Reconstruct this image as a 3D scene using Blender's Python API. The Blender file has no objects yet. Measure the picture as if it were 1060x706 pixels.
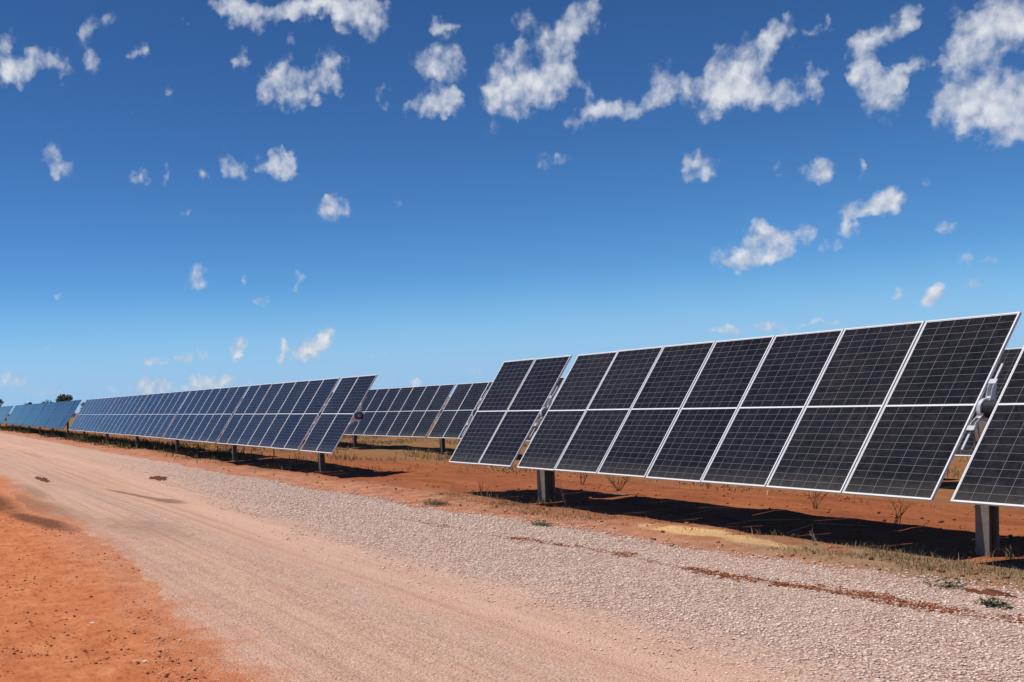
import bpy, math, random
import numpy as np
from mathutils import Vector, Matrix

C = bpy.context.scene.collection
sc = bpy.context.scene
R = math.radians

# ---------------------------------------------------------------- camera
cam_d = bpy.data.cameras.new('camera')
cam = bpy.data.objects.new('camera', cam_d); C.objects.link(cam)
CR = ((0.334042, 0.941613, -0.042197), (-0.029416, 0.055161, 0.998044), (-0.942099, 0.332148, -0.046125))
right, up, fwd = (Vector(v) for v in CR)
m = Matrix((right, up, -fwd)).transposed().to_4x4()
m.translation = Vector((15.024, -9.536, 1.734))
cam.matrix_world = m
cam_d.sensor_width = 36.0
cam_d.sensor_fit = 'HORIZONTAL'
cam_d.lens = 1129.16 / 1060 * 36.0
cam_d.shift_x = (530 - 302.46) / 1060
cam_d.shift_y = (469.8 - 353) / 1060
cam_d.clip_start = 0.05
cam_d.clip_end = 9000
sc.camera = cam

# ---------------------------------------------------------------- view
sc.view_settings.view_transform = 'Standard'
sc.view_settings.look = 'None'
sc.view_settings.exposure = 0.0
sc.view_settings.gamma = 1.0
sc.view_settings.use_curve_mapping = False

# ---------------------------------------------------------------- sun
to_sun = Vector((-0.15, -0.34, 1.0)).normalized()
sun_el = math.asin(to_sun.z)
sun_az = math.atan2(to_sun.x, to_sun.y)
sd = bpy.data.lights.new('sun', 'SUN')
sd.energy = SUN_E = 5.0
sd.angle = R(0.53)
sd.color = (1.0, 0.955, 0.89)
so = bpy.data.objects.new('sun', sd); C.objects.link(so)
so.rotation_euler = to_sun.to_track_quat('Z', 'Y').to_euler()
so.location = (0, 0, 40)

# ---------------------------------------------------------------- node helper
class NT:
    def __init__(s, tree): s.t = tree; s.n = tree.nodes; s.n.clear()
    def new(s, typ, **kw):
        n = s.n.new(typ)
        for k, v in kw.items(): setattr(n, k, v)
        return n
    def put(s, sock, v):
        if isinstance(v, bpy.types.NodeSocket): s.t.links.new(v, sock)
        elif v is not None: sock.default_value = v
    def math(s, op, a, b=None, c=None, clamp=False):
        n = s.new('ShaderNodeMath', operation=op, use_clamp=clamp)
        for i, v in enumerate((a, b, c)): s.put(n.inputs[i], v)
        return n.outputs[0]
    def vmath(s, op, a, b=None):
        n = s.new('ShaderNodeVectorMath', operation=op)
        s.put(n.inputs[0], a); s.put(n.inputs[1], b)
        return n.outputs[0]
    def noise(s, vec, scale, detail=3, rough=.55, color=False):
        n = s.new('ShaderNodeTexNoise'); s.put(n.inputs['Vector'], vec)
        n.inputs['Scale'].default_value = scale; n.inputs['Detail'].default_value = detail
        n.inputs['Roughness'].default_value = rough
        return n.outputs['Color' if color else 'Fac']
    def vor(s, vec, scale, feature='F1', out='Color'):
        n = s.new('ShaderNodeTexVoronoi', feature=feature); s.put(n.inputs['Vector'], vec)
        n.inputs['Scale'].default_value = scale
        return n.outputs[out]
    def rng(s, v, a, b, c=0., d=1., smooth=False):
        n = s.new('ShaderNodeMapRange', interpolation_type='SMOOTHSTEP' if smooth else 'LINEAR')
        for i, x in enumerate((v, a, b, c, d)): s.put(n.inputs[i], x)
        return n.outputs[0]
    def mix(s, f, a, b, typ='MIX'):
        n = s.new('ShaderNodeMix', data_type='RGBA', blend_type=typ)
        s.put(n.inputs[0], f)
        s.put(n.inputs[6], a if not isinstance(a, tuple) else (*a, 1)); s.put(n.inputs[7], b if not isinstance(b, tuple) else (*b, 1))
        return n.outputs[2]
    def ramp(s, f, stops):
        n = s.new('ShaderNodeValToRGB'); s.put(n.inputs[0], f)
        cr = n.color_ramp
        while len(cr.elements) < len(stops): cr.elements.new(.5)
        for e, (p, c) in zip(cr.elements, stops): e.position = p; e.color = (*c, 1)
        return n.outputs[0]
    def mapping(s, vec, scale=(1, 1, 1), loc=(0, 0, 0), rot=(0, 0, 0), typ='POINT'):
        n = s.new('ShaderNodeMapping', vector_type=typ); s.put(n.inputs[0], vec)
        n.inputs['Location'].default_value = loc; n.inputs['Rotation'].default_value = rot; n.inputs['Scale'].default_value = scale
        return n.outputs[0]
    def blob(s, vec, loc, scale, rot=(0, 0, 0)):
        v = s.mapping(vec, scale, loc, rot, 'TEXTURE')
        g = s.new('ShaderNodeTexGradient', gradient_type='SPHERICAL'); s.put(g.inputs[0], v)
        return g.outputs['Fac']

# ---------------------------------------------------------------- sky with broken cumulus (by direction: clouds are far away)
# azimuth from +Y, elevation, half sizes, roll (degrees), weight
CLOUDS = [(-72.14, 19.32, 1.59, 0.88, 170.0, 1),
    (-68.48, 19.53, 2.91, 0.57, 177.0, 1.1),
    (-66.17, 18.97, 1.59, 1.05, 151.0, 1),
    (-72.71, 19.77, 0.94, 0.52, 179.0, 0.8),
    (-68.07, 16.62, 1.22, 1.1, -161.0, 1.1),
    (-69.31, 15.68, 1.63, 0.82, -174.0, 1),
    (-70.62, 16.6, 0.84, 0.74, -146.0, 0.75),
    (-67.31, 15.63, 0.55, 0.48, 90.0, 0.6),
    (-71.5, 15.91, 0.64, 0.48, 87.0, 0.5),
    (-72.33, 17.38, 0.77, 0.38, 76.0, 0.65),
    (-83.03, 17.05, 1.58, 0.6, -155.0, 0.9),
    (-84.03, 17.73, 1.05, 0.63, 84.0, 0.7),
    (-79.76, 18.86, 1.2, 0.47, -143.0, 0.65),
    (-81.6, 16.91, 0.63, 0.55, 74.0, 0.6),
    (-84.01, 16.5, 0.82, 0.53, -175.0, 0.6),
    (-77.53, 17.69, 0.52, 0.4, -146.0, 0.5),
    (-79.99, 17.37, 0.53, 0.42, 82.0, 0.5),
    (-77.9, 15.3, 0.67, 0.36, -152.0, 0.35),
    (-76.38, 16.02, 0.33, 0.27, -176.0, 0.35),
    (-75.12, 19.29, 0.42, 0.22, -171.0, 0.4),
    (-81.93, 12.69, 1.0, 0.53, 123.0, 0.65),
    (-77.88, 11.77, 0.53, 0.38, -179.0, 0.8),
    (-76.54, 11.85, 0.43, 0.24, 86.0, 0.5),
    (-74.5, 11.89, 0.66, 0.29, 108.0, 0.6),
    (-73.08, 12.23, 0.76, 0.44, 108.0, 0.8),
    (-70.82, 12.2, 1.23, 0.71, -178.0, 1.1),
    (-67.81, 9.86, 0.83, 0.63, -150.0, 0.85),
    (-65.24, 15.14, 0.55, 0.43, 90.0, 0.75),
    (-62.12, 16.55, 1.31, 1.16, 172.0, 0.95),
    (-62.68, 14.69, 1.28, 0.64, -176.0, 1),
    (-61.51, 14.6, 0.66, 0.55, 170.0, 0.9),
    (-61.86, 18.3, 0.6, 0.35, 174.0, 0.85),
    (-69.65, 18.17, 0.28, 0.27, 177.0, 0.3),
    (-57.88, 14.65, 1.64, 1.19, -175.0, 1.05),
    (-58.79, 16.08, 1.13, 1.13, -139.0, 0.9),
    (-56.63, 16.53, 1.35, 1.24, 120.0, 0.8),
    (-55.04, 17.78, 1.41, 0.82, -121.0, 1),
    (-58.09, 18.3, 0.55, 0.51, 148.0, 0.6),
    (-59.48, 14.35, 1.09, 0.56, 89.0, 0.85),
    (-56.58, 14.97, 1.01, 0.8, 167.0, 0.9),
    (-54.76, 13.44, 1.24, 0.64, -167.0, 0.95),
    (-52.91, 13.68, 1.83, 0.63, -175.0, 1),
    (-51.17, 14.53, 1.15, 0.91, -139.0, 1.1),
    (-54.9, 14.71, 0.73, 0.52, 113.0, 0.6),
    (-48.98, 13.85, 1.43, 1.21, 167.0, 1.15),
    (-47.89, 14.69, 1.49, 1.25, -145.0, 1.1),
    (-46.3, 15.96, 1.0, 0.69, -118.0, 1),
    (-46.86, 13.43, 2.12, 0.73, 176.0, 1.1),
    (-44.58, 13.64, 1.11, 0.54, 100.0, 1),
    (-44.94, 15.98, 0.59, 0.39, -159.0, 0.55),
    (-44.0, 16.31, 0.33, 0.26, 107.0, 0.4),
    (-45.57, 15.26, 0.42, 0.31, 100.0, 0.4),
    (-42.84, 14.72, 0.94, 0.79, 120.0, 0.95),
    (-41.9, 15.24, 1.08, 0.54, -170.0, 0.9),
    (-40.63, 15.76, 0.6, 0.52, 171.0, 1),
    (-42.47, 13.72, 0.6, 0.51, 118.0, 0.7),
    (-41.86, 12.67, 1.2, 0.94, 113.0, 1.1),
    (-40.93, 13.49, 0.78, 0.55, -156.0, 0.95),
    (-39.81, 13.62, 0.49, 0.21, -169.0, 0.4),
    (-37.84, 14.42, 1.69, 1.28, 159.0, 1.3),
    (-36.68, 14.99, 1.41, 1.07, 148.0, 1.2),
    (-39.0, 13.7, 0.73, 0.53, 157.0, 0.9),
    (-37.87, 11.91, 1.89, 1.11, 171.0, 1.3),
    (-37.25, 10.4, 1.41, 0.74, 150.0, 1.15),
    (-39.21, 11.25, 0.81, 0.72, 151.0, 0.9),
    (-35.52, 11.09, 1.76, 1.46, 141.0, 1.2),
    (-49.81, 10.47, 0.88, 0.76, 121.0, 0.95),
    (-44.57, 9.58, 0.76, 0.74, 140.0, 0.95),
    (-42.73, 9.6, 0.47, 0.23, 91.0, 0.7),
    (-46.17, 10.13, 0.44, 0.29, 93.0, 0.5),
    (-40.28, 8.85, 0.3, 0.25, -128.0, 0.35),
    (-42.29, 7.74, 1.23, 0.52, -179.0, 0.95),
    (-41.78, 7.94, 0.7, 0.53, 108.0, 0.8),
    (-47.2, 7.08, 0.73, 0.58, 103.0, 1),
    (-46.24, 6.67, 0.68, 0.58, 101.0, 1),
    (-47.95, 6.2, 1.28, 0.55, 179.0, 0.55),
    (-44.99, 6.99, 0.88, 0.49, -170.0, 0.6),
    (-43.29, 6.81, 0.49, 0.35, 107.0, 0.5),
    (-44.03, 6.18, 0.37, 0.31, 163.0, 0.4),
    (-46.59, 6.03, 1.67, 0.32, 180.0, 0.5),
    (-40.12, 3.8, 0.57, 0.55, 70.0, 1.2),
    (-38.64, 3.89, 0.47, 0.3, -167.0, 0.7),
    (-41.38, 3.78, 0.31, 0.22, 171.0, 0.35),
    (-39.46, 6.47, 0.3, 0.25, 105.0, 0.4),
    (-38.01, 5.05, 1.08, 0.29, 174.0, 0.3),
    (-75.09, 6.78, 0.85, 0.54, -152.0, 0.7),
    (-72.63, 6.54, 0.44, 0.2, 87.0, 0.45),
    (-69.67, 6.37, 0.69, 0.3, 88.0, 0.5),
    (-71.87, 5.57, 0.7, 0.35, 178.0, 0.3),
    (-71.92, 4.48, 0.5, 0.4, 87.0, 0.25),
    (-82.2, 5.69, 0.43, 0.29, -180.0, 0.3),
    (-73.04, 3.17, 0.86, 0.45, 62.0, 1.1),
    (-70.82, 2.88, 0.65, 0.3, 67.0, 1),
    (-69.31, 2.86, 1.01, 0.65, -173.0, 1.2),
    (-68.53, 3.43, 0.5, 0.5, 161.0, 1),
    (-75.53, 2.66, 0.9, 0.35, -167.0, 0.35),
    (-77.83, 2.6, 0.4, 0.3, -161.0, 0.5),
    (-76.54, 2.45, 1.5, 0.2, 178.0, 0.25),
    (-82.42, 3.35, 1.45, 0.2, 178.0, 0.22),
    (-66.19, 2.47, 0.7, 0.45, -153.0, 0.2),
    (-83.12, 1.05, 0.96, 0.49, 178.0, 0.85),
    (-82.43, 1.23, 0.58, 0.4, 178.0, 0.9),
    (-77.86, 1.05, 1.1, 0.4, 178.0, 0.9),
    (-75.35, 1.04, 2.31, 0.45, 178.0, 0.85),
    (-74.09, 1.14, 1.31, 0.4, 178.0, 0.8),
    (-79.69, 1.12, 0.44, 0.4, -180.0, 0.6),
    (-60.75, 1.27, 0.59, 0.35, 177.0, 0.9),
    (-63.99, 0.92, 0.5, 0.4, 177.0, 0.7),
    (-65.25, 0.87, 1.21, 0.35, 177.0, 0.45),
    (-47.51, 2.76, 2.39, 0.23, 178.0, 0.32),
    (-49.24, 2.68, 0.88, 0.19, 176.0, 0.32),
    (-44.78, 2.75, 1.23, 0.18, 178.0, 0.3),
    (-52.78, 1.32, 0.64, 0.24, 177.0, 0.3),
    (-56.79, 11.58, 1.12, 0.28, 175.0, 0.25),
    (-75.67, 10.25, 0.34, 0.33, -158.0, 0.2),
    (-64.46, 9.73, 0.34, 0.29, 174.0, 0.3),
    (-61.69, 9.6, 0.57, 0.29, -165.0, 0.2),
    (-84.9, 1.71, 0.95, 0.68, 179.0, 0.45)]
world = bpy.data.worlds.new('World'); sc.world = world; world.use_nodes = True
t = NT(world.node_tree)
tc = t.new('ShaderNodeTexCoord')
gen = t.vmath('NORMALIZE', tc.outputs['Generated'])
sky = t.new('ShaderNodeTexSky', sky_type='NISHITA')
sky.sun_disc = False
sky.sun_elevation = sun_el
sky.sun_rotation = sun_az
sky.altitude = 300
sky.air_density = 0.7; sky.dust_density = 0.1; sky.ozone_density = 6.0
STR = 0.1
w1 = t.noise(gen, 34, 3, .55, True)
w2 = t.noise(gen, 105, 4, .6, True)
def ctr(v, k):
    a = t.vmath('SUBTRACT', v, (.5, .5, .5))
    n = t.new('ShaderNodeVectorMath', operation='SCALE'); t.put(n.inputs[0], a); n.inputs['Scale'].default_value = k
    return n.outputs[0]
wv = t.vmath('ADD', gen, t.vmath('ADD', ctr(w1, .028), ctr(w2, .014)))
acc = 0.0
for az, el, a, b, roll, w in CLOUDS:
    a_, e_ = R(az), R(el)
    c = Vector((math.sin(a_) * math.cos(e_), math.cos(a_) * math.cos(e_), math.sin(e_)))
    E = c.cross(Vector((0, 0, 1))).normalized(); U = E.cross(c)
    r = R(roll); KR = 1.28 if w > .9 else 1.5
    x = E * math.cos(r) + U * math.sin(r); y = c.cross(x).normalized()
    M = Matrix((x, y, c)).transposed()
    g = t.blob(wv, c, (R(a) * KR, R(b) * KR, .3), M.to_euler())
    acc = t.math('MULTIPLY_ADD', g, w * ((.72 if el < 1.6 else 1.22) if el < 8 else 1.) + (.12 if w < .6 else 0), acc)
G = t.math('MINIMUM', acc, 1.3)
def field(vec):
    fib = t.noise(t.mapping(vec, (1.35, 1.35, .8)), 46, 6, .56)        # drawn-out wisps
    puff = t.new('ShaderNodeTexVoronoi', feature='F1'); t.put(puff.inputs['Vector'], vec)
    puff.inputs['Scale'].default_value = 78; puff.inputs['Detail'].default_value = 1.5; puff.inputs['Roughness'].default_value = .5
    return t.math('ADD', t.math('MULTIPLY', t.math('SUBTRACT', fib, .5), 2.8), t.math('MULTIPLY', t.math('SUBTRACT', .45, puff.outputs['Distance']), .72))
hs = t.vmath('ADD', gen, ctr(w2, .006))
F0 = field(hs); F1 = field(t.vmath('ADD', hs, (-.002, -.001, .007)))
N0 = t.noise(gen, 20, 2, .5)
dens = t.math('ADD', t.math('ADD', t.math('MULTIPLY', G, 1.55), F0), t.math('ADD', t.math('MULTIPLY', t.math('SUBTRACT', N0, .5), 1.3), .01))
dens = t.math('MULTIPLY', t.math('MAXIMUM', dens, 0.), t.rng(G, 0.02, .34, smooth=True))
al = t.math('SUBTRACT', 1., t.math('EXPONENT', t.math('MULTIPLY', t.math('POWER', dens, 1.6), -1.15)))
al = t.math('MULTIPLY', al, .95)
lit = t.math('ADD', .50, t.math('MULTIPLY', t.math('SUBTRACT', F0, F1), .55))
lit = t.math('ADD', lit, t.math('MULTIPLY', t.math('SUBTRACT', dens, .9), .22), clamp=True)
ccol = t.mix(lit, (3.3, 4.0, 5.4), (7.7, 7.9, 8.3))
# deeper, more contrasty blue of the clear dry air
gm = t.new('ShaderNodeGamma'); gm.inputs[1].default_value = 1.5; t.put(gm.inputs[0], t.vmath('MULTIPLY', sky.outputs[0], (STR, STR, STR)))
deep = t.vmath('MULTIPLY', gm.outputs[0], (1.16 / STR, 1.48 / STR, 1.41 / STR))
sz_ = t.new('ShaderNodeSeparateXYZ'); t.put(sz_.inputs[0], gen)
deep = t.mix(t.rng(sz_.outputs[2], .11, .0, 0., .9, smooth=True), deep, (3.1, 5.05, 8.1))
col = t.mix(al, deep, ccol)
bg = t.new('ShaderNodeBackground'); t.put(bg.inputs[0], col); bg.inputs[1].default_value = STR
wo = t.new('ShaderNodeOutputWorld'); t.put(wo.inputs[0], bg.outputs[0])
world.cycles.sampling_method = 'MANUAL'; world.cycles.sample_map_resolution = 512

# ---------------------------------------------------------------- tags
def tag(o, label=None, cat=None, group=None, kind=None):
    if label: o['label'] = label
    if cat: o['category'] = cat
    if group: o['group'] = group
    if kind: o['kind'] = kind
    return o
def link(name, me, mat=None, parent=None):
    o = bpy.data.objects.new(name, me); C.objects.link(o)
    if mat and not me.materials: me.materials.append(mat)
    if parent: o.parent = parent
    return o
def mesh_np(name, V, F, smooth=False):
    V = np.asarray(V, dtype=np.float32); F = np.asarray(F, dtype=np.int32)
    me = bpy.data.meshes.new(name)
    k = F.shape[1]
    me.vertices.add(len(V)); me.vertices.foreach_set('co', V.ravel())
    me.loops.add(F.size); me.loops.foreach_set('vertex_index', F.ravel())
    me.polygons.add(len(F)); me.polygons.foreach_set('loop_start', np.arange(0, F.size, k, dtype=np.int32))
    me.polygons.foreach_set('loop_total', np.full(len(F), k, dtype=np.int32))
    me.update(calc_edges=True); me.validate()
    if smooth: me.polygons.foreach_set('use_smooth', np.ones(len(F), dtype=bool))
    return me
class MB:
    def __init__(s): s.v = []; s.f = []
    def box(s, x0, x1, y0, y1, z0, z1):
        b = len(s.v)
        s.v += [(x, y, z) for z in (z0, z1) for y in (y0, y1) for x in (x0, x1)]
        s.f += [tuple(b + i for i in q) for q in ((0, 2, 3, 1), (4, 5, 7, 6), (0, 1, 5, 4), (2, 6, 7, 3), (0, 4, 6, 2), (1, 3, 7, 5))]
    def prism(s, poly, x0, x1):                       # polygon in (y, z) extruded along x
        b = len(s.v); n = len(poly)
        s.v += [(x0, y, z) for y, z in poly] + [(x1, y, z) for y, z in poly]
        s.f += [tuple(b + i for i in range(n))[::-1], tuple(b + n + i for i in range(n))]
        s.f += [(b + i, b + (i + 1) % n, b + n + (i + 1) % n, b + n + i) for i in range(n)]
    def pipe(s, x0, x1, r, y=0, z=0, n=20, r_in=None):
        b = len(s.v); pts = [(math.cos(2 * math.pi * i / n), math.sin(2 * math.pi * i / n)) for i in range(n)]
        for rr in ([r] if r_in is None else [r, r_in]):
            for x in (x0, x1): s.v += [(x, y + rr * c, z + rr * d) for c, d in pts]
        for i in range(n):
            j = (i + 1) % n
            s.f.append((b + i, b + j, b + n + j, b + n + i))
            if r_in is not None:
                s.f.append((b + 2 * n + j, b + 2 * n + i, b + 3 * n + i, b + 3 * n + j))
                s.f.append((b + i, b + 2 * n + i, b + 2 * n + j, b + j))
                s.f.append((b + n + j, b + 3 * n + j, b + 3 * n + i, b + n + i))
        if r_in is None:
            s.f += [tuple(b + i for i in range(n))[::-1], tuple(b + n + i for i in range(n))]
    def twig(s, p0, p1, r0, r1):
        p0, p1 = Vector(p0), Vector(p1); d = (p1 - p0).normalized()
        a = d.orthogonal().normalized(); c = d.cross(a); b = len(s.v)
        for p, r in ((p0, r0), (p1, r1)):
            for k in range(3):
                q = p + (a * math.cos(k * 2.094) + c * math.sin(k * 2.094)) * r
                s.v.append(tuple(q))
        s.f += [(b + k, b + (k + 1) % 3, b + 3 + (k + 1) % 3, b + 3 + k) for k in range(3)]
    def mesh(s, name):
        me = bpy.data.meshes.new(name); me.from_pydata(s.v, [], s.f); me.update(); return me

# ---------------------------------------------------------------- numeric noise and terrain
def _h(ix, iy, s):
    n = (ix.astype(np.int64) * 374761393 + iy.astype(np.int64) * 668265263 + s * 974634777) & 0xffffffff
    n = ((n ^ (n >> 13)) * 1274126177) & 0xffffffff
    return ((n ^ (n >> 16)) & 0xffff) / 65535.0
def vn(x, y, s=0):
    ix = np.floor(x); iy = np.floor(y); fx = x - ix; fy = y - iy
    fx = fx * fx * (3 - 2 * fx); fy = fy * fy * (3 - 2 * fy)
    a = _h(ix, iy, s); b = _h(ix + 1, iy, s); c = _h(ix, iy + 1, s); d = _h(ix + 1, iy + 1, s)
    return (a * (1 - fx) + b * fx) * (1 - fy) + (c * (1 - fx) + d * fx) * fy - .5
def fbm(x, y, s=0, o=4):
    r = 0; k = 1.
    for i in range(o): r = r + k * vn(x * 2 ** i + 17.3 * i, y * 2 ** i + 5.1 * i, s + i); k *= .5
    return r
def sm(v, a, b):
    u = np.clip((v - a) / (b - a), 0, 1); return u * u * (3 - 2 * u)
def edge_r(x): return -1.62 - .25 * sm(x, 6, -6) + .18 * sm(x, 5, 9) + .25 * fbm(x * .35, x * 0 + 3, 11)
def edge_l(x): return -7.50 - .42 * sm(x, 4, 9) + .35 * sm(x, -6, 1) * sm(x, 6, 1) + .28 * fbm(x * .4, x * 0 + 8, 23)
def road_mask(x, y):
    return sm(y, edge_r(x) + .25, edge_r(x) - .2) * sm(y, edge_l(x) - .25, edge_l(x) + .2)
def H(x, y):
    x = np.asarray(x, dtype=float); y = np.asarray(y, dtype=float)
    near = sm(np.abs(x), 400, 150) * sm(np.abs(y), 300, 100)
    h = .004 * np.clip(-8 - x, 0, 110) - .17 * sm(y, 2, 7)
    rm = road_mask(x, y)
    lump = .10 * fbm(x / 2.6, y / 1.7, 3) + .030 * fbm(x / .5, y / .45, 7)
    lump = lump * sm(y, -2.0, -.6) + (.05 * fbm(x / 1.6, y / 1.3, 9) + .034 * fbm(x / .33, y / .3, 4)) * sm(y, -6.8, -8.2)
    road = .012 * fbm(x / 2.5, y / .7, 13) - .025 * np.exp(-((y + 5.05) / .33) ** 2) - .02 * np.exp(-((y + 6.6) / .35) ** 2) + .02 * np.exp(-((y + 3.1) / .9) ** 2)
    return h + near * (lump * (1 - .85 * rm) + road * rm)

# ---------------------------------------------------------------- materials
def mat(name):
    m = bpy.data.materials.new(name); m.use_nodes = True
    t = NT(m.node_tree)
    p = t.new('ShaderNodeBsdfPrincipled'); o = t.new('ShaderNodeOutputMaterial'); t.put(o.inputs[0], p.outputs[0])
    return m, t, p
def bump(t, p, h, dist, strength=1.0):
    b = t.new('ShaderNodeBump'); b.inputs['Strength'].default_value = strength; b.inputs['Distance'].default_value = dist
    t.put(b.inputs['Height'], h); t.put(p.inputs['Normal'], b.outputs[0])
def simple(name, col, rough=.6, metal=0., var=.15, scale=6., spec=.4):
    m, t, p = mat(name)
    tcn = t.new('ShaderNodeTexCoord')
    n = t.noise(tcn.outputs['Object'], scale, 5, .6)
    k = t.rng(n, .25, .75, 1 - var, 1 + var)
    mm = t.new('ShaderNodeVectorMath', operation='SCALE'); mm.inputs[0].default_value = col; t.put(mm.inputs['Scale'], k)
    t.put(p.inputs['Base Color'], mm.outputs[0])
    p.inputs['Roughness'].default_value = rough; p.inputs['Metallic'].default_value = metal
    p.inputs['Specular IOR Level'].default_value = spec
    return m
def island(name, stops, rough=.9, spec=.2, trans=0.):
    m, t, p = mat(name)
    g = t.new('ShaderNodeNewGeometry')
    t.put(p.inputs['Base Color'], t.ramp(g.outputs['Random Per Island'], stops))
    p.inputs['Roughness'].default_value = rough; p.inputs['Specular IOR Level'].default_value = spec
    return m

# red earth
SOIL, t, p = mat('red_earth')
g = t.new('ShaderNodeNewGeometry'); P = g.outputs['Position']
sx = t.new('ShaderNodeSeparateXYZ'); t.put(sx.inputs[0], P); X, Y = sx.outputs[0], sx.outputs[1]
nb = t.noise(P, .55, 5, .6); nm = t.noise(P, 3.2, 6, .65); nf = t.noise(P, 26, 5, .7); ng = t.noise(t.mapping(P, (.6, 1.5, 1)), 11, 5, .65)
flat = t.noise(t.mapping(P, (.5, 1.8, 1)), 1.1, 6, .6)
red = t.ramp(flat, [(.22, (.19, .055, .021)), (.45, (.30, .092, .034)), (.62, (.37, .122, .045)), (.8, (.46, .185, .078))])
red = t.mix(t.rng(ng, .55, .7), red, t.mix(1., red, (.70, .62, .56), 'MULTIPLY'))
red = t.mix(t.rng(nf, .35, .75), red, t.mix(1., red, (.62, .60, .60), 'MULTIPLY'))
verge = t.ramp(nm, [(.25, (.41, .124, .046)), (.5, (.54, .183, .072)), (.75, (.63, .25, .112))])
verge = t.mix(t.rng(nf, .4, .8), verge, t.mix(1., verge, (.70, .64, .60), 'MULTIPLY'))
ndk = t.vor(t.mapping(P, (.8, 2.2, 1)), 5.5, out='Distance')
verge = t.mix(t.math('MULTIPLY', t.rng(ndk, .10, .04), t.rng(nb, .42, .5)), verge, (.17, .045, .018))
verge = t.mix(t.rng(ng, .52, .70), verge, t.mix(1., verge, (.66, .56, .50), 'MULTIPLY'))
gravelly = t.math('MULTIPLY', t.rng(t.math('ADD', Y, t.math('MULTIPLY', t.math('SUBTRACT', nm, .5), 1.6)), -8.1, -7.3, smooth=True), t.rng(nf, .42, .62))
verge = t.mix(t.math('MULTIPLY', gravelly, .6), verge, (.50, .30, .21))
yw = t.math('ADD', Y, t.math('MULTIPLY', t.math('SUBTRACT', nb, .5), 1.2))
colr = t.mix(t.rng(yw, -6.0, -7.4, smooth=True), red, verge)
# paler washed dust just beside the gravel
colr = t.mix(t.math('MULTIPLY', t.math('MULTIPLY', t.rng(yw, -.2, -1.2, smooth=True), t.rng(yw, -3.2, -2.2, smooth=True)), t.rng(nm, .3, .6)), colr, (.46, .21, .125))
# ochre sand patch and the drier olive ground further back
ys = t.math('MAXIMUM', t.blob(P, (4.5, -.80, 0), (1.3, .34, 3)), t.blob(P, (5.6, -.85, 0), (.9, .24, 3)))
colr = t.mix(t.rng(t.math('ADD', ys, t.math('MULTIPLY', t.math('SUBTRACT', nm, .5), 1.3)), .18, .5), colr, (.62, .38, .17))
lit_ = t.math('MULTIPLY', t.math('MULTIPLY', t.rng(yw, -1.75, -1.2, smooth=True), t.rng(yw, -.05, -.45, smooth=True)), t.math('MULTIPLY', t.rng(X, 4.2, 7., .15, 1., smooth=True), t.rng(X, 16, 12)))
colr = t.mix(t.math('MULTIPLY', t.math('MULTIPLY', lit_, t.rng(nm, .30, .5)), .8), colr, t.mix(nf, (.20, .125, .065), (.34, .245, .145)))
back = t.math('MULTIPLY', t.rng(yw, 3.0, 5.2, smooth=True), t.rng(nm, .3, .62))
colr = t.mix(t.math('MULTIPLY', back, .75), colr, (.215, .135, .055))
backl = t.math('MULTIPLY', t.rng(X, -8, -22, smooth=True), t.math('MULTIPLY', t.rng(yw, -1.2, -.2, smooth=True), t.rng(nm, .35, .6)))
colr = t.mix(t.math('MULTIPLY', backl, .6), colr, (.17, .115, .05))
# dark damp soil where water stood
wet = t.math('MAXIMUM', t.blob(P, (-8.6, -8.1, 0), (6.0, .75, 3), (0, 0, .05)), t.blob(P, (-3.0, -7.6, 0), (3.0, .4, 3), (0, 0, .15)))
colr = t.mix(t.rng(t.math('ADD', wet, t.math('MULTIPLY', t.math('SUBTRACT', nm, .5), .8)), .2, .6), colr, (.17, .060, .028))
t.put(p.inputs['Base Color'], colr)
p.inputs['Roughness'].default_value = .95; p.inputs['Specular IOR Level'].default_value = .15
bump(t, p, t.math('ADD', t.math('MULTIPLY', nf, .5), t.math('ADD', nm, t.math('MULTIPLY', t.noise(P, 90, 3, .7), .18))), .045, .9)

# gravel road
ROAD, t, p = mat('gravel_road')
g = t.new('ShaderNodeNewGeometry'); P = g.outputs['Position']
sx = t.new('ShaderNodeSeparateXYZ'); t.put(sx.inputs[0], P); X, Y = sx.outputs[0], sx.outputs[1]
nb = t.noise(P, .8, 5, .6); nm = t.noise(P, 4, 5, .65); nf = t.noise(P, 60, 3, .7)
st = t.noise(t.mapping(P, (.07, 1.9, 1)), 1.7, 6, .62)
cellc = t.vor(P, 34); celld = t.vor(P, 34, out='Distance')
sep = t.new('ShaderNodeSeparateColor'); t.put(sep.inputs[0], cellc)
stone = t.ramp(sep.outputs[0], [(.0, (.34, .22, .175)), (.3, (.48, .325, .26)), (.65, (.60, .43, .355)), (.92, (.70, .54, .46)), (1, (.80, .68, .61))])
gap = t.rng(celld, .25, .62)
stone = t.mix(t.math('MULTIPLY', gap, .5), stone, (.36, .22, .16))
fine = t.ramp(t.vor(P, 95), [(0, (.38, .205, .135)), (.5, (.55, .325, .225)), (1, (.68, .46, .35))])
dust = t.ramp(t.math('ADD', t.math('MULTIPLY', st, .75), t.math('MULTIPLY', nb, .25)), [(.3, (.42, .225, .142)), (.5, (.545, .308, .205)), (.68, (.62, .37, .258))])
c2 = t.vor(P, 58); d2 = t.vor(P, 58, out='Distance'); se2 = t.new('ShaderNodeSeparateColor'); t.put(se2.inputs[0], c2)
chip = t.ramp(se2.outputs[0], [(0, (.31, .19, .14)), (.3, (.50, .30, .215)), (.7, (.63, .405, .305)), (1, (.78, .59, .49))])
chip = t.mix(t.math('MULTIPLY', t.rng(d2, .28, .6), .6), chip, (.30, .175, .12))
fine = t.mix(.55, fine, chip)
track = t.mix(t.rng(nb, .35, .65, .3, .6), fine, dust)
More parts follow.
